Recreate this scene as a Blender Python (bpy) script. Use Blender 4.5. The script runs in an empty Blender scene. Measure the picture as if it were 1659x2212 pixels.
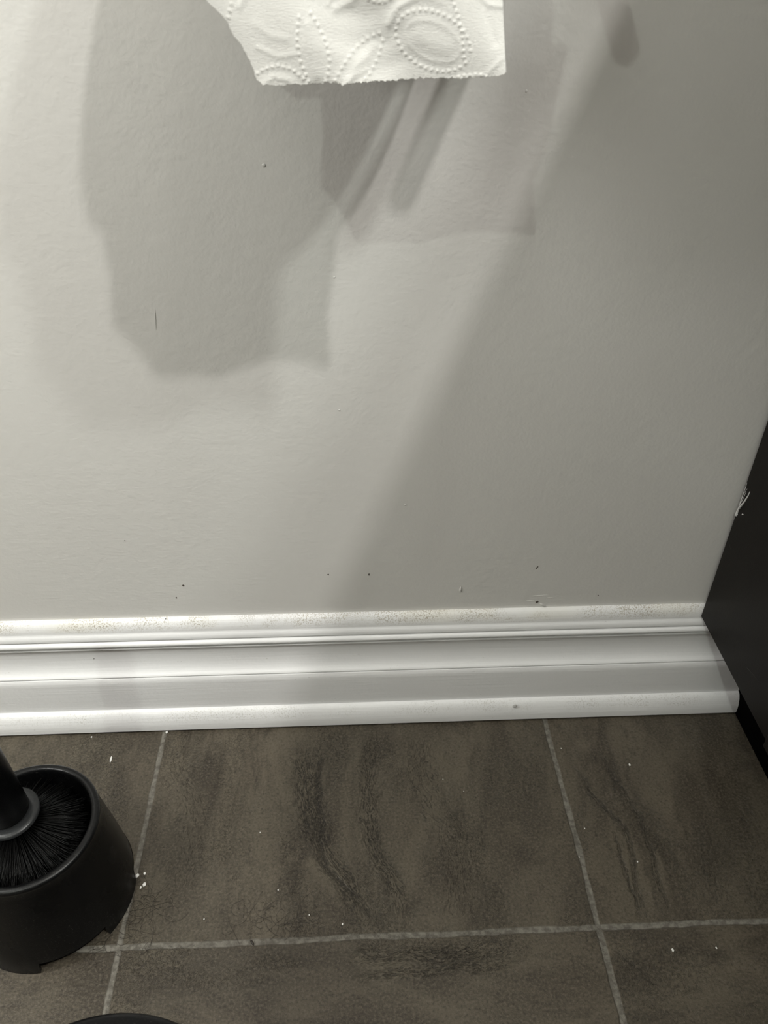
import bpy, bmesh, math, random
import numpy as np
from mathutils import Vector, Matrix
random.seed(7)
S = bpy.context.scene
COL = S.collection
PI = math.pi

# ------------------------------------------------------------------ camera
YAW, PITCH, ROLL = 0.05127, 0.63988, 0.00983
CAM = Vector((0.16389, -0.46422, 0.5614))
FPX = 1713.54
def cam_axes():
    cy, sy, cp, sp = math.cos(YAW), math.sin(YAW), math.cos(PITCH), math.sin(PITCH)
    f = Vector((sy*cp, cy*cp, -sp)); r = Vector((cy, -sy, 0)); u = r.cross(f)
    cr, sr = math.cos(ROLL), math.sin(ROLL)
    return cr*r+sr*u, -sr*r+cr*u, f
RX, UX, FX = cam_axes()
cd = bpy.data.cameras.new('camera'); cam = bpy.data.objects.new('camera', cd); COL.objects.link(cam)
cd.sensor_fit = 'VERTICAL'; cd.sensor_height = 32.0; cd.lens = FPX/2212*32.0
cd.clip_start = 0.01
M = Matrix((RX, UX, -FX)).transposed().to_4x4(); M.translation = CAM
cam.matrix_world = M
S.camera = cam
cd.dof.use_dof = True; cd.dof.focus_distance = 0.55; cd.dof.aperture_fstop = 15.0

# ------------------------------------------------------------------ world, lights, exposure
w = bpy.data.worlds.new('world'); S.world = w; w.use_nodes = True
w.node_tree.nodes['Background'].inputs[0].default_value = (0.5, 0.5, 0.5, 1)
w.node_tree.nodes['Background'].inputs[1].default_value = 0.02
S.view_settings.view_transform = 'Standard'; S.view_settings.look = 'None'
S.view_settings.gamma = 1.0; S.view_settings.use_curve_mapping = False
S.view_settings.exposure = 0.0
def lamp(name, loc, power, radius, col):
    l = bpy.data.lights.new(name, 'POINT'); l.energy = power; l.shadow_soft_size = radius; l.color = col
    o = bpy.data.objects.new(name, l); o.location = loc; COL.objects.link(o); return o
lamp('vanity_bulb_light', (0.876, -0.950, 2.008), 64.0, 0.025, (1.0, 0.985, 0.94))
lamp('vanity_bulb_light', (0.656, -0.480, 1.310), 17.0, 0.022, (0.96, 1.0, 0.94))
lamp('overhead_light', (-0.620, -2.060, 2.36), 36.0, 0.026, (0.93, 1.0, 0.91))
lamp('overhead_light', (0.452, -0.500, 2.36), 9.0, 0.03, (1.0, 0.99, 0.93))
lamp('overhead_light', (-0.300, -1.300, 2.12), 14.0, 0.28, (1.0, 0.995, 0.94))  # added soft ambient fill from overhead, not a known fixture
lamp('left_fill_light', (-0.550, -0.350, 0.97), 20.0, 0.15, (1.0, 1.0, 0.96))  # unseen fill light, added to brighten the left part of the wall

# ------------------------------------------------------------------ helpers
def pix(x, y, plane, val):
    """point where the view ray of a photograph pixel meets a plane (used only to read off sizes)"""
    d = FX + RX*((x-829.5)/FPX) - UX*((y-1106)/FPX)
    i = {'x': 0, 'y': 1, 'z': 2}[plane]
    return CAM + d*((val-CAM[i])/d[i])
def link(name, me, mat, parent=None, smooth=True):
    o = bpy.data.objects.new(name, me); COL.objects.link(o)
    if mat: me.materials.append(mat)
    if smooth:
        for p in me.polygons: p.use_smooth = True
    if parent: o.parent = parent
    return o
def obj(name, bm, mat, parent=None, smooth=False, auto=None):
    me = bpy.data.meshes.new(name)
    bmesh.ops.recalc_face_normals(bm, faces=bm.faces)
    bm.to_mesh(me); bm.free()
    o = link(name, me, mat, parent, smooth)
    if auto is not None: me.set_sharp_from_angle(angle=math.radians(auto))
    return o
def tag(o, label=None, cat=None, group=None, kind=None):
    if label: o['label'] = label
    if cat: o['category'] = cat
    if group: o['group'] = group
    if kind: o['kind'] = kind
    return o
def empty(name, loc, **k):
    o = bpy.data.objects.new(name, None); o.location = loc; o.empty_display_size = 0.02
    COL.objects.link(o); return tag(o, **k)
def box(bm, x0, x1, y0, y1, z0, z1, bev=0):
    r = bmesh.ops.create_cube(bm, size=1.0)
    bmesh.ops.scale(bm, vec=(x1-x0, y1-y0, z1-z0), verts=r['verts'])
    bmesh.ops.translate(bm, vec=((x0+x1)/2, (y0+y1)/2, (z0+z1)/2), verts=r['verts'])
    if bev:
        es = list({e for v in r['verts'] for e in v.link_edges})
        bmesh.ops.bevel(bm, geom=es, offset=bev, segments=3, profile=0.5, affect='EDGES')
def lathe(bm, prof, n=96, close=False):
    rings = []
    for r, z in prof:
        if r < 1e-6: rings.append([bm.verts.new((0, 0, z))])
        else: rings.append([bm.verts.new((r*math.cos(2*PI*i/n), r*math.sin(2*PI*i/n), z)) for i in range(n)])
    for a, b in zip(rings, rings[1:] + ([rings[0]] if close else [])):
        for i in range(n):
            j = (i+1) % n
            if len(a) == 1 and len(b) == 1: continue
            if len(a) == 1: bm.faces.new((a[0], b[j], b[i]))
            elif len(b) == 1: bm.faces.new((a[i], a[j], b[0]))
            else: bm.faces.new((a[i], a[j], b[j], b[i]))
def tube(bm, pts, r, n=12, r_end=None):
    rings = []
    pts = [Vector(p) for p in pts]
    for k, p in enumerate(pts):
        t = (pts[min(k+1, len(pts)-1)]-pts[max(k-1, 0)]).normalized()
        a = t.orthogonal().normalized() if k == 0 else (pa - t*pa.dot(t)).normalized()
        pa = a; b = t.cross(a)
        rr = r if r_end is None else r + (r_end-r)*k/(len(pts)-1)
        rings.append([bm.verts.new(p + rr*(math.cos(2*PI*i/n)*a + math.sin(2*PI*i/n)*b)) for i in range(n)])
    for a, b in zip(rings, rings[1:]):
        for i in range(n): bm.faces.new((a[i], a[(i+1) % n], b[(i+1) % n], b[i]))
    bm.faces.new(rings[0][::-1]); bm.faces.new(rings[-1])

class NT:
    def __init__(s, name):
        s.m = bpy.data.materials.new(name); s.m.use_nodes = True; s.t = s.m.node_tree
        s.bsdf = s.t.nodes['Principled BSDF']
    def n(s, typ, **k):
        nd = s.t.nodes.new(typ)
        for a, b in k.items(): setattr(nd, a, b)
        return nd
    def put(s, sock, v):
        if isinstance(v, bpy.types.NodeSocket): s.t.links.new(v, sock)
        elif v is not None: sock.default_value = v
    def math(s, op, a, b=None, c=None, clamp=False):
        nd = s.n('ShaderNodeMath', operation=op, use_clamp=clamp)
        s.put(nd.inputs[0], a); s.put(nd.inputs[1], b); s.put(nd.inputs[2], c)
        return nd.outputs[0]
    def pos(s):
        if not hasattr(s, '_p'):
            g = s.n('ShaderNodeNewGeometry'); sp = s.n('ShaderNodeSeparateXYZ')
            s.t.links.new(g.outputs['Position'], sp.inputs[0]); s._p = (g.outputs['Position'],) + tuple(sp.outputs)
        return s._p
    def obco(s):
        return s.n('ShaderNodeTexCoord').outputs['Object']
    def comb(s, x, y, z=0.0):
        nd = s.n('ShaderNodeCombineXYZ'); s.put(nd.inputs[0], x); s.put(nd.inputs[1], y); s.put(nd.inputs[2], z); return nd.outputs[0]
    def vscale(s, v, vec):
        nd = s.n('ShaderNodeVectorMath', operation='MULTIPLY'); s.put(nd.inputs[0], v); nd.inputs[1].default_value = vec; return nd.outputs[0]
    def vadd(s, v, w):
        nd = s.n('ShaderNodeVectorMath', operation='ADD'); s.put(nd.inputs[0], v); s.put(nd.inputs[1], w); return nd.outputs[0]
    def noise(s, vec, scale, detail=3, rough=0.5, dist=0.0, lac=2.0):
        nd = s.n('ShaderNodeTexNoise'); s.put(nd.inputs['Vector'], vec)
        nd.inputs['Scale'].default_value = scale; nd.inputs['Detail'].default_value = detail
        nd.inputs['Roughness'].default_value = rough; nd.inputs['Distortion'].default_value = dist
        nd.inputs['Lacunarity'].default_value = lac
        return nd.outputs['Fac']
    def ramp(s, v, a, b, c=0.0, d=1.0):
        nd = s.n('ShaderNodeMapRange', interpolation_type='SMOOTHSTEP'); s.put(nd.inputs[0], v)
        for i, x in enumerate((a, b, c, d)): s.put(nd.inputs[i+1], x)
        return nd.outputs[0]
    def mix(s, f, a, b, mode='MIX'):
        nd = s.n('ShaderNodeMix', data_type='RGBA', blend_type=mode); s.put(nd.inputs[0], f)
        s.put(nd.inputs[6], a if isinstance(a, bpy.types.NodeSocket) else (*a, 1)); s.put(nd.inputs[7], b if isinstance(b, bpy.types.NodeSocket) else (*b, 1))
        return nd.outputs[2]
    def bump(s, h, dist, strength=1.0):
        nd = s.n('ShaderNodeBump'); nd.inputs['Strength'].default_value = strength; nd.inputs['Distance'].default_value = dist
        s.put(nd.inputs['Height'], h); s.t.links.new(nd.outputs[0], s.bsdf.inputs['Normal'])
    def base(s, c, rough=0.5, **k):
        s.put(s.bsdf.inputs['Base Color'], c if isinstance(c, bpy.types.NodeSocket) else (*c, 1))
        s.put(s.bsdf.inputs['Roughness'], rough)
        for a, b in k.items(): s.put(s.bsdf.inputs[a.replace('_', ' ')], b)
        return s

# ------------------------------------------------------------------ materials
def wall_mat():
    t = NT('wall_paint'); P = t.pos()[0]
    fine = t.noise(P, 420, 2, 0.5); mid = t.noise(P, 130, 2, 0.45); big = t.noise(P, 18, 2, 0.5)
    brush = t.noise(t.vscale(P, (90, 90, 700)), 1.0, 2, 0.5)
    low = t.ramp(t.pos()[3], 0.10, 0.34, 1.0, 0.12)
    h = t.math('ADD', t.math('MULTIPLY', fine, 0.50), t.math('MULTIPLY', mid, 0.75))
    h = t.math('ADD', h, t.math('MULTIPLY', big, 0.5))
    h = t.math('ADD', h, t.math('MULTIPLY', t.math('MULTIPLY', brush, low), 0.35))
    v = t.ramp(t.noise(P, 7, 3), 0.3, 0.7)
    c = t.mix(v, (0.660, 0.645, 0.620), (0.680, 0.667, 0.642))
    t.base(c, 0.36, Specular_IOR_Level=0.6); t.bump(h, 0.00034, 0.8)
    return t.m
def trim_mat():
    t = NT('trim_paint'); P, X, Y, Z = t.pos()
    speck = t.noise(P, 900, 3, 0.7); cl = t.noise(P, 30, 3, 0.6)
    topband = t.ramp(Z, 0.1045, 0.112)
    nose = t.math('MULTIPLY', t.ramp(Z, 0.010, 0.016), t.ramp(Z, 0.0225, 0.0215))
    dirt = t.math('MULTIPLY', topband, t.math('MULTIPLY', t.ramp(cl, 0.38, 0.62), t.ramp(speck, 0.48, 0.60)))
    dust = t.math('MULTIPLY', nose, t.math('MULTIPLY', t.ramp(cl, 0.35, 0.65), t.ramp(speck, 0.52, 0.62)))
    yel = t.math('MULTIPLY', topband, t.ramp(t.noise(P, 14, 2), 0.4, 0.65))
    c = t.mix(t.math('MULTIPLY', yel, 0.35), (0.80, 0.797, 0.800), (0.72, 0.68, 0.55))
    c = t.mix(t.math('MULTIPLY', dirt, 0.75), c, (0.30, 0.25, 0.17))
    c = t.mix(t.math('MULTIPLY', dust, 0.55), c, (0.38, 0.36, 0.31))
    fl = t.ramp(t.noise(t.vscale(P, (1, 2, 2)), 260, 2, 0.8), 0.72, 0.76)
    c = t.mix(t.math('MULTIPLY', fl, 0.45), c, (0.35, 0.33, 0.30))
    t.base(c, 0.38, Specular_IOR_Level=0.45)
    st = t.noise(t.vscale(P, (14, 260, 500)), 1.0, 3, 0.6)
    h = t.math('ADD', t.math('MULTIPLY', st, 0.8), t.math('MULTIPLY', t.noise(P, 260, 2), 0.5))
    t.bump(h, 0.0004, 0.6)
    return t.m
TILE = 0.33; ROWY = -0.20091
def floor_mat():
    t = NT('slate_look_tile'); P, X, Y, Z = t.pos()
    wob = t.math('MULTIPLY', t.math('SUBTRACT', t.noise(P, 9, 2), 0.5), 0.0035)
    wob2 = t.math('MULTIPLY', t.math('SUBTRACT', t.noise(P, 130, 3, 0.6), 0.5), 0.0010)
    xs = t.math('ADD', X, t.math('ADD', wob, wob2)); 
    wob3 = t.math('MULTIPLY', t.math('SUBTRACT', t.noise(t.vadd(P, (3.1, 1.7, 0)), 10, 2), 0.5), 0.005)
    ys = t.math('SUBTRACT', t.math('ADD', Y, t.math('ADD', wob3, wob2)), ROWY)
    def dist(v):
        q = t.math('DIVIDE', v, TILE); fr = t.math('SUBTRACT', q, t.math('ROUND', q))
        return t.math('MULTIPLY', t.math('ABSOLUTE', fr), TILE)
    dd = t.math('MINIMUM', dist(xs), dist(ys))
    ix = t.math('FLOOR', t.math('DIVIDE', X, TILE)); iy = t.math('FLOOR', t.math('DIVIDE', t.math('SUBTRACT', Y, ROWY), TILE))
    off = t.comb(t.math('MULTIPLY', ix, 7.31), t.math('MULTIPLY', iy, 3.77), t.math('ADD', ix, t.math('MULTIPLY', iy, 2.3)))
    Q = t.vadd(P, off)
    gw = t.ramp(t.noise(P, 40, 2), 0.3, 0.7, 0.0014, 0.0023)
    grout = t.math('SUBTRACT', 1.0, t.ramp(t.math('SUBTRACT', dd, gw), -0.0005, 0.0008))
    # cloudy stone colour; the grain of the upper row runs towards the wall, the lower row's along it
    row0 = t.math('GREATER_THAN', Y, ROWY)
    G1 = t.vscale(Q, (1.0, 0.42, 1)); G2 = t.vscale(Q, (0.42, 1.0, 1))
    mv = t.n('ShaderNodeMix', data_type='VECTOR'); t.put(mv.inputs[0], row0); t.put(mv.inputs[4], G2); t.put(mv.inputs[5], G1)
    G = mv.outputs[1]
    cloud = t.noise(G, 26, 5, 0.62, 0.8); cloud2 = t.noise(G, 9, 3, 0.5, 1.0)
    c = t.mix(t.ramp(cloud, 0.36, 0.64), (0.042, 0.034, 0.025), (0.098, 0.083, 0.061))
    c = t.mix(t.ramp(cloud2, 0.35, 0.65, 0, 0.55), c, (0.066, 0.057, 0.042))
    fine = t.noise(Q, 520, 3, 0.7); mid = t.noise(G, 140, 4, 0.7, 0.6)
    patch = t.ramp(t.noise(G, 22, 3, 0.6), 0.46, 0.62)
    worm = t.math('ABSOLUTE', t.math('SUBTRACT', t.noise(Q, 300, 2, 0.6, 1.2), 0.5))
    pits = t.math('MULTIPLY', t.math('SUBTRACT', 1.0, t.ramp(worm, 0.0, 0.05)), patch)
    c = t.mix(t.math('MULTIPLY', pits, 0.55), c, (0.020, 0.017, 0.013))
    c = t.mix(t.ramp(mid, 0.52, 0.70, 0, 0.45), c, (0.024, 0.020, 0.015))
    # shaped veins: streaks that follow a curve across a tile
    def vein(pts, half, strength, along_y=True, streak=900, thresh=0.50, gate=None):
        P3 = [pix(px, py, 'z', 0) for px, py in pts]
        a = [(p.y if along_y else p.x) for p in P3]; b = [(p.x if along_y else p.y) for p in P3]
        lo, hi = min(a), max(a); bl, bh = min(b)-1e-4, max(b)+1e-4
        fc = t.n('ShaderNodeFloatCurve'); cu = fc.mapping.curves[0]
        ps = sorted(((u-lo)/(hi-lo), (v-bl)/(bh-bl)) for u, v in zip(a, b))
        for k, (u, v) in enumerate(ps):
            if k == 0: cu.points[0].location = (u, v)
            elif k == len(ps)-1: cu.points[-1].location = (u, v)
            else: cu.points.new(u, v)
        fc.mapping.update()
        av, bv = (Y, X) if along_y else (X, Y)
        u = t.math('DIVIDE', t.math('SUBTRACT', av, lo), hi-lo)
        t.put(fc.inputs['Value'], t.math('MINIMUM', t.math('MAXIMUM', u, 0.0), 1.0)); fc.inputs['Factor'].default_value = 1
        ctr = t.math('MULTIPLY_ADD', fc.outputs[0], bh-bl, bl)
        wig = t.math('MULTIPLY', t.math('SUBTRACT', t.noise(P, 45, 4, 0.6), 0.5), 0.014)
        d = t.math('ADD', t.math('SUBTRACT', bv, ctr), wig)
        m = t.math('SUBTRACT', 1.0, t.ramp(t.math('ABSOLUTE', d), half*0.25, half))
        ends = t.math('MULTIPLY', t.ramp(u, -0.06, 0.22), t.math('SUBTRACT', 1.0, t.ramp(u, 0.80, 1.05)))
        s1 = t.noise(t.comb(t.math('MULTIPLY', d, streak), t.math('MULTIPLY', av, streak*0.16)), 1.0, 4, 0.65, 0.5)
        m = t.math('MULTIPLY', t.math('MULTIPLY', m, ends), t.ramp(s1, thresh, thresh+0.10))
        return t.math('MULTIPLY', m, strength)
    vs = [vein([(655, 1600), (668, 1720), (690, 1810), (745, 1905), (815, 2018)], 0.016, 0.9, thresh=0.47),
          vein([(690, 1600), (690, 1740), (700, 1850), (770, 1940), (840, 2018)], 0.0042, 0.95, thresh=0.42),
          vein([(815, 1570), (795, 1700), (800, 1800), (845, 1900), (880, 2018)], 0.0110, 0.85, thresh=0.49),
          vein([(940, 1570), (905, 1640), (935, 1740), (985, 1830), (1000, 2015)], 0.020, 0.6, thresh=0.53),
          vein([(1235, 1650), (1290, 1730), (1355, 1810), (1372, 1900), (1395, 1995)], 0.0036, 0.7, thresh=0.42),
          vein([(1290, 1620), (1340, 1700), (1390, 1790), (1420, 1880), (1430, 1990)], 0.0036, 0.65, thresh=0.44),
          vein([(1330, 1790), (1350, 1880), (1375, 1960), (1390, 2000)], 0.0022, 0.65, thresh=0.40),
          vein([(1500, 1760), (1530, 1860), (1545, 1980)], 0.008, 0.5, thresh=0.54),
          vein([(740, 2072), (900, 2062), (1010, 2062), (1110, 2026)], 0.0080, 0.8, along_y=False, thresh=0.49),
          vein([(760, 2120), (900, 2098), (1000, 2088), (1130, 2072)], 0.0060, 0.75, along_y=False, thresh=0.49),
          vein([(1320, 2050), (1370, 2090), (1430, 2140)], 0.0035, 0.6, along_y=False, thresh=0.48),
          vein([(400, 1560), (385, 1650), (420, 1780), (385, 1960)], 0.016, 0.5, thresh=0.54)]
    vm = vs[0]
    for v in vs[1:]: vm = t.math('MAXIMUM', vm, v)
    c = t.mix(t.math('MULTIPLY', vm, 0.85), c, (0.012, 0.010, 0.008))
    c = t.mix(t.ramp(fine, 0.46, 0.70, 0.0, 0.55), c, (0.130, 0.112, 0.086))
    c = t.mix(t.ramp(fine, 0.46, 0.32, 0.0, 0.5), c, (0.018, 0.015, 0.012))
    gc = t.mix(t.ramp(t.noise(P, 220, 3, 0.6), 0.35, 0.65), (0.095, 0.087, 0.073), (0.175, 0.163, 0.140))
    c = t.mix(grout, c, gc)
    rough = t.math('ADD', 0.42, t.math('MULTIPLY', grout, 0.4))
    t.base(c, rough, Specular_IOR_Level=0.28)
    h = t.math('SUBTRACT', t.math('MULTIPLY', fine, 0.6), t.math('MULTIPLY', vm, 1.3))
    h = t.math('SUBTRACT', h, t.math('MULTIPLY', pits, 0.5))
    h = t.math('ADD', h, t.math('MULTIPLY', mid, 0.5))
    h = t.math('SUBTRACT', h, t.math('MULTIPLY', grout, 1.4))
    t.bump(h, 0.0006, 0.7)
    return t.m
def plain(name, c, rough=0.5, bump=None, **k):
    t = NT(name)
    P = t.pos()[0]
    v = t.noise(P, 60, 3)
    c2 = tuple(x*0.82 for x in c)
    t.base(t.mix(t.ramp(v, 0.35, 0.65), c, c2), rough, **k)
    if bump: t.bump(t.noise(P, bump[0], 3, 0.6), bump[1], 0.8)
    return t.m
def cabinet_mat():
    t = NT('espresso_laminate'); P = t.pos()[0]
    g = t.noise(t.vscale(P, (40, 40, 4)), 1.0, 4, 0.6); sp = t.ramp(t.noise(P, 700, 2, 0.5), 0.74, 0.80)
    c = t.mix(t.ramp(g, 0.35, 0.65), (0.0042, 0.0030, 0.0021), (0.0060, 0.0044, 0.0032))
    c = t.mix(t.math('MULTIPLY', sp, 0.25), c, (0.10, 0.09, 0.08))
    t.base(c, 0.5, Specular_IOR_Level=0.12); t.bump(t.noise(P, 900, 2), 0.0001, 0.4); return t.m
def plastic_mat(name, c, dusty, spec=0.26):
    t = NT(name); P = t.obco()
    sp = t.ramp(t.noise(P, 900, 3, 0.7), 0.60, 0.70)
    cl = t.ramp(t.noise(P, 26, 3, 0.6), 0.35, 0.7)
    cc = t.mix(t.math('MULTIPLY', t.math('MULTIPLY', sp, cl), dusty), c, (0.12, 0.11, 0.10))
    t.base(cc, t.ramp(cl, 0, 1, 0.26, 0.38), Specular_IOR_Level=spec)
    t.bump(t.noise(P, 1300, 2), 0.00012, 0.5); return t.m
def paper_mat():
    t = NT('tissue_paper'); P = t.obco()
    t.base((0.86, 0.85, 0.82), 0.9, Specular_IOR_Level=0.1)
    fib = t.noise(t.vscale(P, (500, 500, 2600)), 1.0, 3, 0.65)
    t.bump(t.math('ADD', fib, t.noise(P, 1500, 3, 0.7)), 0.00022, 0.8)
    tr = t.n('ShaderNodeBsdfTranslucent'); tr.inputs[0].default_value = (0.85, 0.84, 0.80, 1)
    mx = t.n('ShaderNodeMixShader'); mx.inputs[0].default_value = 0.12
    t.t.links.new(t.bsdf.outputs[0], mx.inputs[1]); t.t.links.new(tr.outputs[0], mx.inputs[2])
    t.t.links.new(mx.outputs[0], t.t.nodes['Material Output'].inputs[0])
    return t.m
WALL = wall_mat(); TRIM = trim_mat(); FLOOR = floor_mat(); CAB = cabinet_mat(); PAPER = paper_mat()
CUP = plastic_mat('black_plastic', (0.0024, 0.0025, 0.0028), 0.4)
CUPB = plastic_mat('black_gloss_plastic', (0.0035, 0.0036, 0.004), 0.25, 0.13)
COLLAR = plastic_mat('charcoal_plastic', (0.022, 0.023, 0.024), 0.15)
BRISTLE = plain('black_nylon_bristle', (0.004, 0.004, 0.004), 0.3, Specular_IOR_Level=0.14)
TOE = plain('toe_kick_black', (0.0016, 0.0015, 0.0014), 0.8, Specular_IOR_Level=0.02)
STONE = plain('pale_quartz', (0.70, 0.68, 0.64), 0.3)
CHROME = plain('brushed_nickel', (0.55, 0.54, 0.52), 0.3, Metallic=1.0)
DARKW = plain('taupe_wall_paint', (0.20, 0.185, 0.165), 0.7)
CARD = plain('grey_cardboard', (0.30, 0.25, 0.19), 0.9)
CEIL = plain('ceiling_paint', (0.45, 0.44, 0.42), 0.8)
LINT = plain('white_lint', (0.80, 0.79, 0.76), 0.8)
HAIR = plain('dark_hair', (0.020, 0.014, 0.010), 0.5)
DIRT = plain('dried_dirt', (0.07, 0.055, 0.045), 0.8)
DRIP = plain('wall_paint_drip', (0.66, 0.645, 0.62), 0.35)
FILL = plain('trim_filler', (0.76, 0.76, 0.745), 0.4)
WHITEP = plain('white_paint_smear', (0.62, 0.61, 0.60), 0.5)

# ------------------------------------------------------------------ room shell
XL, XR, YB, HC = -1.45, 1.06, -2.35, 2.42
def struct(name, bm, mat, **k):
    o = obj(name, bm, mat, **k); o['kind'] = 'structure'; return o
bm = bmesh.new(); box(bm, XL-0.1, XR+0.1, YB-0.1, 0.1, -0.08, 0.0); floor = struct('floor', bm, FLOOR)
bm = bmesh.new(); box(bm, XL-0.1, XR+0.1, 0.0, 0.1, 0.0, HC); wall = struct('wall_front', bm, WALL)
bm = bmesh.new(); box(bm, XL-0.1, XL, YB, 0.0, 0.0, HC); struct('wall_left', bm, DARKW)
bm = bmesh.new(); box(bm, XR, XR+0.1, YB, 0.0, 0.0, HC); struct('wall_right', bm, DARKW)
bm = bmesh.new(); box(bm, XL-0.1, XR+0.1, YB-0.1, YB, 0.0, HC); struct('wall_back', bm, DARKW)
bm = bmesh.new(); box(bm, XL-0.1, XR+0.1, YB-0.1, 0.1, HC, HC+0.1); struct('ceiling', bm, CEIL)

# moulded baseboard: profile (thickness out of the wall, height)
XC, ZC, XT = 0.4462, 0.1101, 0.5003
YC = -0.0095
PROF = [(0, 0.1158), (0.0022, 0.1156), (0.0040, 0.1140), (0.0055, 0.1112), (0.0063, 0.1085), (0.0066, 0.1060), (0.0067, 0.1048),
        (0.0074, 0.1040), (0.0084, 0.1022), (0.0088, 0.1002), (0.0088, 0.0990), (0.0070, 0.0986), (0.0070, 0.0973), (0.0090, 0.0970),
        (0.0103, 0.0958), (0.0107, 0.0944), (0.0103, 0.0930), (0.0093, 0.0922), (0.0076, 0.0918), (0.0076, 0.0905), (0.0090, 0.0902),
        (0.0091, 0.0894), (0.0078, 0.0886), (0.0071, 0.0860), (0.0068, 0.0820), (0.0067, 0.0780), (0.0069, 0.0740), (0.0075, 0.0700),
        (0.0085, 0.0665), (0.0099, 0.0638), (0.0114, 0.0622), (0.0126, 0.0612), (0.0128, 0.0605), (0.0113, 0.0600), (0.0113, 0.0591),
        (0.0129, 0.0588), (0.0136, 0.0574), (0.0141, 0.0552), (0.0143, 0.0525), (0.0143, 0.0330), (0.0142, 0.0222), (0.0150, 0.0221),
        (0.0165, 0.0216), (0.0182, 0.0199), (0.0197, 0.0172), (0.0208, 0.0140), (0.0216, 0.0110), (0.0220, 0.0075), (0.0220, 0.0028),
        (0.0212, 0.0022), (0.0120, 0.0020), (0.0120, 0.0), (0, 0)]
def extr(bm, prof, x0, x1, n):
    rings = [[bm.verts.new((x0+(x1-x0)*i/n, -t, z)) for t, z in prof] for i in range(n+1)]
    for a, b in zip(rings, rings[1:]):
        for k in range(len(prof)):
            j = (k+1) % len(prof); bm.faces.new((a[k], b[k], b[j], a[j]))
    bm.faces.new(rings[0]); bm.faces.new(rings[-1][::-1])
bm = bmesh.new(); extr(bm, PROF, XL, XT-0.0003, 40)
base = struct('baseboard_front', bm, TRIM, smooth=True, auto=38)

# bits on the wall and the trim: children of the structure they belong to
def blob(name, px, py, plane, val, sx, sz, th, mat, parent, rot=0.0, sag=0.0):
    c = pix(px, py, plane, val); bm = bmesh.new()
    bmesh.ops.create_icosphere(bm, subdivisions=3, radius=1.0)
    for v in bm.verts:
        x, y, z = v.co
        taper = 1.0 - 0.55*sag*(z+1)/2
        X = x*sx*taper; Z = z*sz
        v.co = c + Vector((X*math.cos(rot)-Z*math.sin(rot), y*th, X*math.sin(rot)+Z*math.cos(rot)))
    return obj(name, bm, mat, parent, smooth=True)
for px, py, sx, sz, th, sag in [(570, 357, .0011, .0010, .0004, 0), (722, 599, .0007, .0006, .0003, 0), (733, 886, .0007, .0006, .0005, 0),
                                (875, 1091, .0006, .0006, .0004, 0), (995, 1273, .0012, .0030, .0010, .9), (1137, 197, .0005, .0008, .0003, 0)]:
    blob('paint_drip', px, py, 'y', 0.0, sx, sz, th, DRIP, wall, sag=sag)
for px, py, sx, sz, rot in [(1160, 1226, .0005, .0016, -.5), (396, 1265, .0008, .0010, .3), (381, 1291, .0006, .0008, 0), (709, 1241, .0006, .0008, 0),
                            (797, 1241, .0005, .0012, 0), (270, 1168, .0003, .0006, 0), (1292, 1286, .0005, .0005, 0)]:
    blob('dirt_speck', px, py, 'y', 0.0, sx, sz, .00025, DIRT, wall, rot=rot).name = 'dirt_speck'
# gouge in the wall paint just above the trim: a dark nick with a raised pale flap
blob('wall_gouge', 1160, 1300, 'y', 0.0, .0013, .0010, .0006, DIRT, wall, rot=0.4)
blob('paint_flap', 1172, 1307, 'y', -0.0004, .0032, .0009, .0009, DRIP, wall, rot=-0.62)
for px, py, l, rot in [(1168, 1286, .0065, .05), (1150, 1297, .0050, .02), (336, 690, .0070, 1.45), (1190, 1291, .0030, -.1)]:
    blob('paint_ridge', px, py, 'y', 0.0, l, .00025, .0003, DRIP, wall, rot=rot)
blob('filler_dot', 1112, 1525, 'y', -0.0212, .0020, .0024, .0005, FILL, base)
for px, py, l in [(935, 1515, .006), (992, 1517, .003), (905, 1517, .002)]:
    blob('chipped_paint', px, py, 'y', -0.0150, l, .00045, .0006, DIRT, base)
blob('dark_speck', 203, 1423, 'y', -0.0069, .0004, .0004, .0003, HAIR, base)
blob('dark_speck', 358, 1337, 'y', -0.003, .0004, .0004, .0003, HAIR, base)

# ------------------------------------------------------------------ vanity cabinet with its front facing the toilet
V = empty('vanity_cabinet', (XC, 0, 0), label='dark espresso vanity cabinet standing at the right against the grey wall', cat='cabinet')
def rel(bm, o): bmesh.ops.translate(bm, vec=-Vector(o.location), verts=bm.verts)
bm = bmesh.new(); box(bm, XC+0.0, XR-0.002, -0.92, YC, ZC, 0.845, 0.0006)
rel(bm, V); obj('cabinet_body', bm, CAB, V, auto=30)
bm = bmesh.new(); box(bm, XT, XR-0.06, -0.90, -0.0228, 0.0, ZC-0.0004)
box(bm, XT+0.0002, XR-0.06, -0.0226, -0.0008, 0.0, ZC-0.0004)
rel(bm, V); obj('toe_kick', bm, TOE, V)
for y0 in (-0.515, -0.895):
    bm = bmesh.new(); box(bm, XC-0.0080, XC-0.0003, y0, y0+0.375, ZC+0.006, 0.835, 0.0015)
    rel(bm, V); d = obj('door', bm, CAB, V, auto=30)
    hy = y0+0.34 if y0 < -0.6 else y0+0.035
    bm = bmesh.new(); tube(bm, [(XC-0.008, hy, .60), (XC-0.045, hy, .60), (XC-0.045, hy, .72), (XC-0.008, hy, .72)], .005)
    rel(bm, V); obj('handle', bm, CHROME, d, smooth=True)
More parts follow.
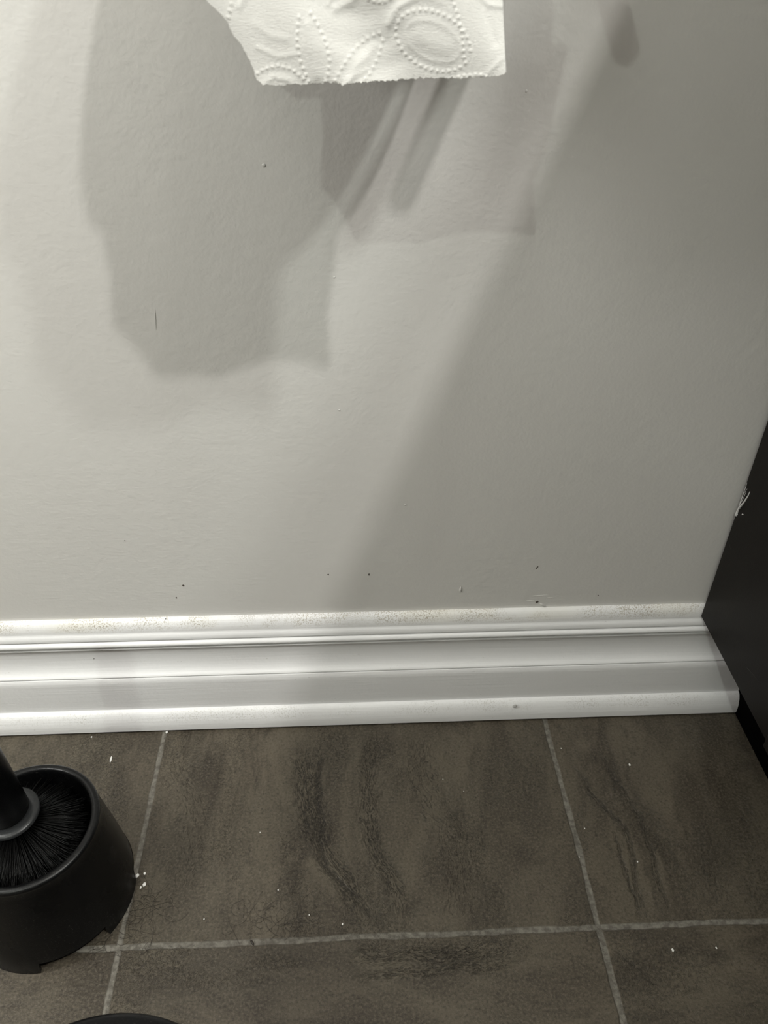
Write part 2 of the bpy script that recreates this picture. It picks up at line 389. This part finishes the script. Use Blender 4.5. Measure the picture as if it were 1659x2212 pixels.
# chipped white paint at the cabinet's rear edge
bm = bmesh.new()
def smear(pts, r):
    P3 = [pix(x, y, 'x', XC-0.0001) for x, y in pts]
    P3 = [Vector((p.x, min(p.y, YC-0.0012), p.z)) for p in P3]
    tube(bm, P3, r, 6, r*0.25)
smear([(1587, 1109), (1595, 1100), (1607, 1085), (1616, 1071), (1620, 1062)], .0011)
smear([(1589, 1108), (1597, 1092), (1606, 1076), (1612, 1062)], .0004)
smear([(1595, 1085), (1604, 1068), (1614, 1056)], .0004)
smear([(1602, 1060), (1610, 1048), (1612, 1040)], .0003)
smear([(1590, 1104), (1593, 1113)], .0010)
smear([(1604, 1111), (1606, 1112)], .0006)
rel(bm, V); obj('paint_smear', bm, WHITEP, V)['label'] = 'white paint smears'
SCR = plain('scratch_grey', (0.05, 0.047, 0.043), 0.6)
bm = bmesh.new()
smear([(1614, 1443), (1628, 1458), (1640, 1474)], .00012)
rel(bm, V); obj('scratch', bm, SCR, V)
bm = bmesh.new(); smear([(1574, 1171), (1579, 1188)], .00010)
rel(bm, V); obj('scratch', bm, SCR, V)
bm = bmesh.new(); box(bm, 0.4370, XR-0.002, -0.94, -0.0008, 0.846, 0.876, 0.004)
ct = obj('countertop', bm, STONE, auto=30); tag(ct, 'pale stone countertop lying on the dark vanity cabinet', 'countertop')

# ------------------------------------------------------------------ toilet roll on its holder (hangs over the top edge of the picture)
YP = -0.100; RZ = 0.597; RR = 0.045; RY = YP + RR + 0.0006
H = empty('toilet_roll_holder', (0.168, 0, RZ), label='brushed nickel toilet roll holder fixed to the grey wall above', cat='holder')
for x in (0.266,):
    bm = bmesh.new(); lathe(bm, [(0, 0.0008), (0.024, 0.0008), (0.024, 0.006), (0.021, 0.009), (0.0085, 0.0095), (0.0078, 0.012)], 40)
    bmesh.ops.rotate(bm, verts=bm.verts, cent=(0, 0, 0), matrix=Matrix.Rotation(PI/2, 3, 'X'))
    bmesh.ops.translate(bm, vec=(x-0.168, 0, 0), verts=bm.verts)
    obj('wall_plate', bm, CHROME, H, smooth=True, auto=40)
    bm = bmesh.new(); tube(bm, [(x-0.168, -0.010, 0), (x-0.168, -0.05, 0), (x-0.168, YP+0.010, 0), (x-0.168, YP+0.002, 0)], 0.0068, 24)
    obj('arm', bm, CHROME, H, smooth=True, auto=40)
bm = bmesh.new(); tube(bm, [(-0.0665, RY, 0), (0.0960, RY, 0)], 0.006, 20); obj('rod', bm, CHROME, H, smooth=True, auto=40)

T = empty('toilet_roll', (0.168, RY, RZ), label='white embossed toilet paper hanging torn-edged in front of the grey wall', cat='toilet roll')
X0, X1 = 0.1160, 0.2370
bm = bmesh.new(); hw = (X1-X0)/2
lathe(bm, [(0.0205, -hw), (RR-.0008, -hw), (RR, -hw+.001), (RR, hw-.001), (RR-.0008, hw), (0.0205, hw)], 96, close=True)
bmesh.ops.rotate(bm, verts=bm.verts, cent=(0, 0, 0), matrix=Matrix.Rotation(PI/2, 3, 'Y'))
obj('paper_roll', bm, PAPER, T, smooth=True, auto=40)
bm = bmesh.new(); lathe(bm, [(0.0190, -hw+.0005), (0.0200, -hw+.0005), (0.0200, hw-.0005), (0.0190, hw-.0005)], 64, close=True)
bmesh.ops.rotate(bm, verts=bm.verts, cent=(0, 0, 0), matrix=Matrix.Rotation(PI/2, 3, 'Y'))
obj('cardboard_tube', bm, CARD, T, smooth=True, auto=40)

# hanging sheet: a fine grid, torn outline on the left, perforated lower edge, quilted embossing pressed into the surface
def XZ(px, py):
    p = pix(px, py, 'y', YP); return p.x, p.z
LEFT = [(560, 176), (552, 160), (543, 138), (533, 116), (521, 92), (507, 78), (496, 62), (491, 44), (478, 30), (463, 16), (447, 0)]
Lxz = [XZ(*q) for q in LEFT] + [(0.1130, 0.5455), (0.1150, 0.560), (0.1160, 0.60)]
BOT = [(560, 180), (590, 184), (640, 181), (700, 178), (750, 179), (800, 176), (860, 173), (920, 171), (980, 170), (1040, 167), (1075, 163), (1092, 160)]
Bxz = [XZ(*q) for q in BOT]
RIGHT = [XZ(1091, 158), XZ(1089, 90), XZ(1088, 40), XZ(1087, 0), (0.2320, 0.56), (0.2370, 0.61)]
lz = np.array([q[1] for q in Lxz]); lx = np.array([q[0] for q in Lxz])
rz = np.array([q[1] for q in RIGHT]); rx = np.array([q[0] for q in RIGHT])
bx = np.array([q[0] for q in Bxz]); bz = np.array([q[1] for q in Bxz])
NU, NV = 380, 260
rng = np.random.RandomState(3)
def smooth_noise(n, k):
    a = rng.rand(n+2*k); return np.convolve(a, np.ones(k)/k, 'same')[k:-k]-0.5
u = np.linspace(0, 1, NU); v = np.linspace(0, 1, NV)
ZT = RZ + 0.004
jb = smooth_noise(NU, 2)*0.0008 + smooth_noise(NU, 5)*0.0013 + smooth_noise(NU, 14)*0.0014
xb = lx[0] + (rx[0]-lx[0])*u
zb = np.interp(xb, bx, bz) + jb
zb += 0.0016*np.exp(-u*90) + 0.0012*np.exp(-(1-u)*110)       # rounded corners
ZZ = zb[None, :] + (ZT-zb[None, :])*v[:, None]**1.1
zk = np.linspace(0.48, 0.62, 240); nk = smooth_noise(240, 2)*0.0007 + smooth_noise(240, 6)*0.0016
L = np.interp(ZZ, lz, lx) + np.interp(ZZ, zk, nk); Rr = np.interp(ZZ, rz, rx)
XX = L + (Rr-L)*u[None, :]
D = np.zeros_like(XX)                                        # + = towards the viewer
D += 0.0022*np.sin((XX-0.12)*46+0.6)*np.clip((0.60-ZZ)/0.09, 0, 1)
D += 0.0012*np.sin((XX*0.8+ZZ)*120)*np.clip((0.60-ZZ)/0.09, 0, 1)
D += 0.00010*np.sin(ZZ*620+np.sin(XX*150+1)*1.6)*(0.5+0.5*np.sin(XX*75+1)) + 0.00035*np.sin(XX*190+ZZ*150)
D += 0.0030*np.clip((0.56-ZZ)/0.05, 0, 1)*((XX-0.17)/0.06)**2*0.6
# embossing, drawn in the photograph's layout and laid on the sheet
ex, ez = XZ(940, 90)
sc = XZ(941, 90)[0]-ex                                       # metres per photo pixel at the sheet
def to(px, py): return ex+(px-940)*sc, ez-(py-90)*sc*1.06
def dots(px, py, r=3.4, h=0.00050):
    global D
    x, z = to(px, py); rr = r*sc
    i = (abs(XX-x) < 3*rr) & (abs(ZZ-z) < 3*rr)
    D[i] += h*np.exp(-(((XX[i]-x)/rr)**2+((ZZ[i]-z)/rr)**2))
def ridge(pts, wd, h):
    global D
    best = np.full(XX.shape, 1e9)
    q = [to(*p) for p in pts]
    for (xa, za), (xb_, zb_) in zip(q, q[1:]):
        dx, dz = xb_-xa, zb_-za; tt = np.clip(((XX-xa)*dx+(ZZ-za)*dz)/(dx*dx+dz*dz), 0, 1)
        best = np.minimum(best, (XX-xa-tt*dx)**2+(ZZ-za-tt*dz)**2)
    D += 0.55*h*np.exp(-best/(wd*sc)**2)
def arc(cx, cy, a, b, rot, t0, t1, n):
    o = []
    for k in range(n):
        t_ = t0+(t1-t0)*k/(n-1); x = a*math.cos(t_); y = b*math.sin(t_)
        o.append((cx+x*math.cos(rot)-y*math.sin(rot), cy+x*math.sin(rot)+y*math.cos(rot)))
    return o
def walk(pts, step):
    o = []; acc = 0.0; prev = pts[0]
    for p in pts[1:]:
        l = math.hypot(p[0]-prev[0], p[1]-prev[1]); s = step-acc
        while s <= l:
            o.append((prev[0]+(p[0]-prev[0])*s/l, prev[1]+(p[1]-prev[1])*s/l)); s += step
        acc = (acc+l) % step; prev = p
    return o
def motif(pts, step=13, r=3.3, h=0.00030):
    for q in walk(pts, step): dots(*q, r=r, h=h)
# the large eye at the right with its dotted outline and two quilting rings
motif(arc(936, 90, 84, 50, 0.33, 0, 2*PI, 80)); ridge(arc(936, 90, 62, 33, 0.33, 0, 2*PI, 40), 5, 0.00022); ridge([(905, 80), (936, 92), (968, 102)], 20, 0.00060)
ridge(arc(936, 90, 104, 68, 0.33, 2.8, 4.6, 30), 8, 0.00030)
# the petal at the left and the fan of petals growing from the lower edge
motif([(655, 35), (648, 60), (644, 90), (650, 125), (665, 160), (680, 182)]); motif([(668, 30), (690, 60), (706, 90), (712, 120), (708, 150), (690, 180)])
ridge([(668, 60), (676, 100), (684, 150)], 9, 0.00045)
motif([(730, 182), (722, 160), (742, 130), (770, 100), (800, 82), (826, 74)]); motif([(745, 182), (775, 168), (800, 146), (818, 118), (830, 80)])
ridge([(745, 165), (775, 130), (808, 100)], 10, 0.00050)
ridge([(735, 175), (765, 150), (790, 140)], 6, 0.00035)
motif([(545, 152), (570, 138), (600, 132), (630, 138), (656, 156), (668, 178)], 12); ridge([(556, 172), (590, 152), (625, 158), (645, 178)], 7, 0.00040)
motif([(500, 60), (515, 20), (505, 0), (500, -30)], 12); ridge([(530, 30), (545, 10), (600, 0), (640, -10)], 7, 0.0004)
motif([(870, -5), (850, 14), (826, 24), (800, 20), (770, 5), (755, -25)], 12)
ridge([(728, 34), (760, 22), (790, -4)], 9, 0.0007); ridge([(712, 26), (722, 8), (724, -14)], 7, 0.0004)
motif([(930, 182), (960, 168), (1000, 152), (1040, 148), (1085, 160)], 12); ridge([(960, 176), (1000, 158), (1050, 152), (1085, 120)], 6, 0.00035)
motif([(960, -5), (975, 22), (988, 50), (1000, 88), (1004, 120)], 12); ridge([(1040, 10), (1050, 50), (1070, 90)], 9, -0.0005)
ridge([(1020, -10), (1032, 12), (1050, 26), (1088, 30)], 6, 0.0005)
ridge([(560, 60), (590, 80), (620, 84)], 8, 0.0003); ridge([(560, 100), (600, 116), (636, 112)], 6, 0.0003); ridge([(840, 60), (860, 30), (900, 12), (940, 8)], 7, 0.0004)
for cx, cy in [(600, -110), (820, -100), (1010, -110)]:
    motif(arc(cx, cy, 84, 48, 0.4, 0, 2*PI, 60)); ridge(arc(cx, cy, 52, 26, 0.4, 0, 2*PI, 30), 7, 0.0004)
fade = np.clip((ZT-0.010-ZZ)/0.03, 0, 1)
YY = YP - 0.0006 - D*fade
verts = []; faces = []
for i in range(NV):
    for j in range(NU): verts.append((XX[i, j]-0.168, YY[i, j]-RY, ZZ[i, j]-RZ))
n0 = len(verts)
for i in range(NV):
    for j in range(NU): verts.append((XX[i, j]-0.168, YY[i, j]-RY+0.00035, ZZ[i, j]-RZ))
for i in range(NV-1):
    for j in range(NU-1):
        a = i*NU+j; faces.append((a, a+1, a+NU+1, a+NU)); faces.append((n0+a, n0+a+NU, n0+a+NU+1, n0+a+1))
for j in range(NU-1):
    faces.append((j, n0+j, n0+j+1, j+1)); a = (NV-1)*NU+j; faces.append((a, a+1, n0+a+1, n0+a))
for i in range(NV-1):
    a = i*NU; faces.append((a, a+NU, n0+a+NU, n0+a)); a = i*NU+NU-1; faces.append((a, n0+a, n0+a+NU, a+NU))
me = bpy.data.meshes.new('hanging_sheet'); me.from_pydata(verts, [], faces); me.update()
link('hanging_sheet', me, PAPER, T)

# ------------------------------------------------------------------ toilet brush in its cup, left
CX, CY, CR, TR, CH = -0.0542, -0.1590, 0.0563, 0.0467, 0.085
HB = empty('toilet_brush_holder', (CX, CY, 0), label='black plastic toilet brush cup with notched foot standing near the baseboard', cat='brush holder')
NA = 288
# foot notches: angle windows where the lower edge is cut away above the floor
a1 = math.atan2(*(lambda p: (p.y-CY, p.x-CX))(pix(236, 2020, 'z', 0)))
a2 = math.atan2(*(lambda p: (p.y-CY, p.x-CX))(pix(91, 2104, 'z', 0)))
def notch(a):
    d = lambda x, y: (x-y+PI) % (2*PI)-PI
    h = 0.0
    for c, hw_ in ((0.5*(a1+a2), abs(d(a1, a2))/2),):
        for k in range(4):
            e = abs(d(a, c+k*PI/2))
            if e < hw_: h = max(h, 0.0115)
    return h
bm = bmesh.new()
angs = [2*PI*i/NA for i in range(NA)]
def ring(r, z, nf=None):
    return [bm.verts.new((r*math.cos(a), r*math.sin(a), z if nf is None else max(z, nf(a)))) for a in angs]
outer = [(CR, 0.0, 1), (CR-0.0003, 0.008, 1)] + [(CR-(CR-TR)*((s)**1.15), 0.0085+(CH-0.0135)*s, 0) for s in np.linspace(0.055, 1, 14)]
rings = []
for r, z, f in outer: rings.append(ring(r, z, notch if z < 0.0115 else None))
for a in range(0, 9):                                       # rolled rim
    th = -0.3+a*(PI+0.3)/8
    rings.append(ring(TR-0.0026+0.0030*math.cos(th), CH-0.0026+0.0026*math.sin(th)))
for r, z in [(TR-0.0062, CH-0.012), (TR-0.0045, 0.030), (TR-0.003, 0.016), (0.02, 0.014)]: rings.append(ring(r, z))
c = bm.verts.new((0, 0, 0.014))
inner0 = ring(CR-0.0026, 0.0, notch)
for A, B in zip(rings, rings[1:]):
    for i in range(NA): bm.faces.new((A[i], A[(i+1) % NA], B[(i+1) % NA], B[i]))
for i in range(NA): bm.faces.new((rings[-1][i], rings[-1][(i+1) % NA], c))
under = ring(CR-0.0034, 0.0118)
for i in range(NA):
    j = (i+1) % NA
    bm.faces.new((inner0[i], inner0[j], rings[0][j], rings[0][i])); bm.faces.new((under[i], under[j], inner0[j], inner0[i]))
bm.faces.new(under)
bmesh.ops.remove_doubles(bm, verts=bm.verts, dist=1e-6)
obj('cup', bm, CUP, HB, smooth=True, auto=45)

BX, BY, BZ = -0.0694, -0.1466, 0.0770
B = empty('toilet_brush', (BX, BY, 0.015), label='black toilet brush standing in its cup, bristles and collar showing', cat='toilet brush')
lean = Matrix.Rotation(math.radians(3.0), 3, 'X') @ Matrix.Rotation(math.radians(-1.5), 3, 'Y')
zc_ = BZ-0.015
bm = bmesh.new()
lathe(bm, [(0.0035, -0.055), (0.0045, -0.004), (0.0106, 0.004), (0.0132, 0.006), (0.0138, 0.0068), (0.0140, 0.10), (0.0138, 0.155), (0.0125, 0.168), (0.0075, 0.174), (0, 0.175)], 64)
bmesh.ops.rotate(bm, verts=bm.verts, cent=(0, 0, 0), matrix=lean)
bmesh.ops.translate(bm, vec=(0, 0, zc_), verts=bm.verts); obj('handle', bm, CUPB, B, smooth=True, auto=50)
bm = bmesh.new()
lathe(bm, [(0.0040, 0.0000), (0.0180, 0.0002), (0.0193, 0.0012), (0.0193, 0.0026), (0.0185, 0.0036), (0.0158, 0.0042), (0.0140, 0.0040), (0.0040, 0.0040)], 64)
bmesh.ops.rotate(bm, verts=bm.verts, cent=(0, 0, 0), matrix=lean)
bmesh.ops.translate(bm, vec=(0, 0, zc_), verts=bm.verts); obj('collar', bm, COLLAR, B, smooth=True, auto=50)
bm = bmesh.new()
for k in range(3400):
    lay = random.random(); z = zc_-0.003-0.042*lay**1.3
    a = random.random()*2*PI; ca, sa = math.cos(a), math.sin(a)
    ax, ay = 0.004*ca, 0.004*sa
    # each bristle runs out until it meets the cup's wall
    ox, oy = BX-CX, BY-CY; bdot = ox*ca+oy*sa; Rm = TR-0.0085
    reach = -bdot+math.sqrt(max(bdot*bdot-(ox*ox+oy*oy-Rm*Rm), 1e-6)); reach = min(reach, 0.052)*random.uniform(0.80, 0.985)
    up = random.gauss(0.003, 0.0025)-0.004*lay; wv = random.gauss(0, 0.0016)
    pts = [(ax, ay, z), (reach*.5*ca-wv*sa, reach*.5*sa+wv*ca, z+up*.6), (reach*ca-2*wv*sa, reach*sa+2*wv*ca, z+up*1.2+random.gauss(0, .0008))]
    tube(bm, pts, 0.00024, 4, 0.00020)
o = obj('bristles', bm, BRISTLE, B, smooth=True); o['kind'] = 'stuff'

# ------------------------------------------------------------------ round black bin at the bottom edge
NB = empty('waste_bin', (0.0497, -0.3723, 0), label='round black container cut off by the bottom edge of the picture', cat='bin')
bm = bmesh.new()
lathe(bm, [(0, 0.0), (0.060, 0.0), (0.0625, 0.0025), (0.0705, 0.132), (0.0690, 0.133), (0.0610, 0.006), (0, 0.005)], 96)
obj('bin_body', bm, CUPB, NB, smooth=True, auto=40)
bm = bmesh.new()
lathe(bm, [(0.0715, 0.1325), (0.0738, 0.1330), (0.0743, 0.1350), (0.0741, 0.1420), (0.0728, 0.1468), (0.0695, 0.1500), (0.0640, 0.1512), (0.030, 0.1530), (0, 0.1534),
           ], 96)
lathe(bm, [(0.0715, 0.1325), (0.066, 0.142), (0.030, 0.148), (0, 0.149)], 96)
bmesh.ops.remove_doubles(bm, verts=bm.verts, dist=1e-6)
obj('lid', bm, CUPB, NB, smooth=True, auto=40)

# ------------------------------------------------------------------ lint and hair on the floor
SP = [(1212, 1617, .0006), (1360, 1653, .0011), (1263, 1790, .0006), (1251, 1852, .0006), (1377, 1862, .0007), (1453, 2053, .0012), (1547, 2048, .0008),
      (957, 1684, .0005), (1002, 1710, .0005), (297, 1893, .0017), (312, 1912, .0016), (304, 1918, .0010), (313, 1888, .0012), (240, 1641, .0012),
      (361, 1583, .0014), (198, 1593, .0009), (562, 1799, .0006), (601, 1923, .0007), (441, 1986, .0006), (740, 1997, .0008), (668, 1977, .0006)]
where = {0: 'tiny white crumb beside the top of the right grout line', 1: 'larger white crumb alone on the upper right tile', 5: 'largest white crumb on the lower right tile',
         6: 'smaller white crumb on the lower right tile, nearer the cabinet', 9: 'bright white lint flake touching the brush cup on the left grout line',
         14: 'white caulk crumb where the left grout line meets the baseboard', 13: 'thin white lint sliver on the tile behind the brush cup',
         2: 'tiny white crumb just right of the right grout line, halfway down', 3: 'tiny white crumb lying on the right grout line', 4: 'tiny white crumb on the dark vein of the upper right tile',
         7: 'faint white crumb high on the middle tile, upper of two', 8: 'faint white crumb high on the middle tile, lower right of two', 10: 'round white lint bit right of the brush cup, below the flake',
         11: 'small white lint bit right of the brush cup, lowest of the cluster', 12: 'pale lint bit right of the brush cup, topmost of the cluster',
         15: 'white crumb at the foot of the baseboard above the brush cup', 16: 'tiny white crumb left of the middle tile\'s dark vein', 17: 'tiny white crumb on the middle tile below the centre left',
         18: 'tiny white crumb on the middle tile nearest the left grout crossing', 19: 'white crumb just above the cross grout under the dark vein', 20: 'tiny white crumb above the cross grout, left of the vein\'s end'}
src = None
for i, (px, py, r) in enumerate(SP):
    p = pix(px, py, 'z', 0)
    bm = bmesh.new(); bmesh.ops.create_icosphere(bm, subdivisions=2, radius=r)
    for v_ in bm.verts: v_.co *= random.uniform(0.75, 1.2)
    st = 2.6 if i == 13 else 1.0
    bmesh.ops.scale(bm, vec=(0.75, st, 0.55), verts=bm.verts)
    zmin = min(v_.co.z for v_ in bm.verts)
    for v_ in bm.verts: v_.co.z -= zmin
    o = obj('lint_crumb', bm, LINT, smooth=True); o.location = (p.x, p.y, 0.0)
    tag(o, where[i], 'crumb', 'white crumbs on the floor')
bm = bmesh.new()
def hair(px, py, L_, curl, r=0.00007, a=None):
    p = pix(px, py, 'z', 0); a = random.random()*2*PI if a is None else a; pts = []; x, y = p.x, p.y
    for k in range(14):
        pts.append((x, y, 0.0003+0.0004*abs(math.sin(k*.6+curl)))); x += math.cos(a)*L_/13; y += math.sin(a)*L_/13; a += curl/13+random.gauss(0, .10)
    tube(bm, pts, r, 4)
for k in range(46): hair(random.gauss(305, 26), random.gauss(1975, 38), random.uniform(.008, .022), random.uniform(-4, 4), .00009)
for k in range(26): hair(random.gauss(560, 50), random.gauss(1985, 18), random.uniform(.010, .026), random.uniform(-4, 4), .00009)
for k in range(14): hair(random.uniform(180, 300), random.uniform(2045, 2110), random.uniform(.010, .022), random.uniform(-4, 4), .00009)
hs = obj('hair_tangle', bm, HAIR); tag(hs, 'thin loose dark hairs lying on the tiles by the brush cup', 'hair', kind='stuff')
p = pix(545, 2037, 'z', 0)
bm = bmesh.new(); bmesh.ops.create_icosphere(bm, subdivisions=2, radius=.0011)
bmesh.ops.scale(bm, vec=(0.7, 2.0, 0.5), verts=bm.verts); bmesh.ops.rotate(bm, verts=bm.verts, cent=(0, 0, 0), matrix=Matrix.Rotation(.6, 3, 'Z'))
zmin = min(v_.co.z for v_ in bm.verts)
for v_ in bm.verts: v_.co.z -= zmin
o = obj('dirt_crumb', bm, HAIR, smooth=True); o.location = (p.x, p.y, 0.0); tag(o, 'small black crumb lying on the cross grout line left of the vein', 'crumb')
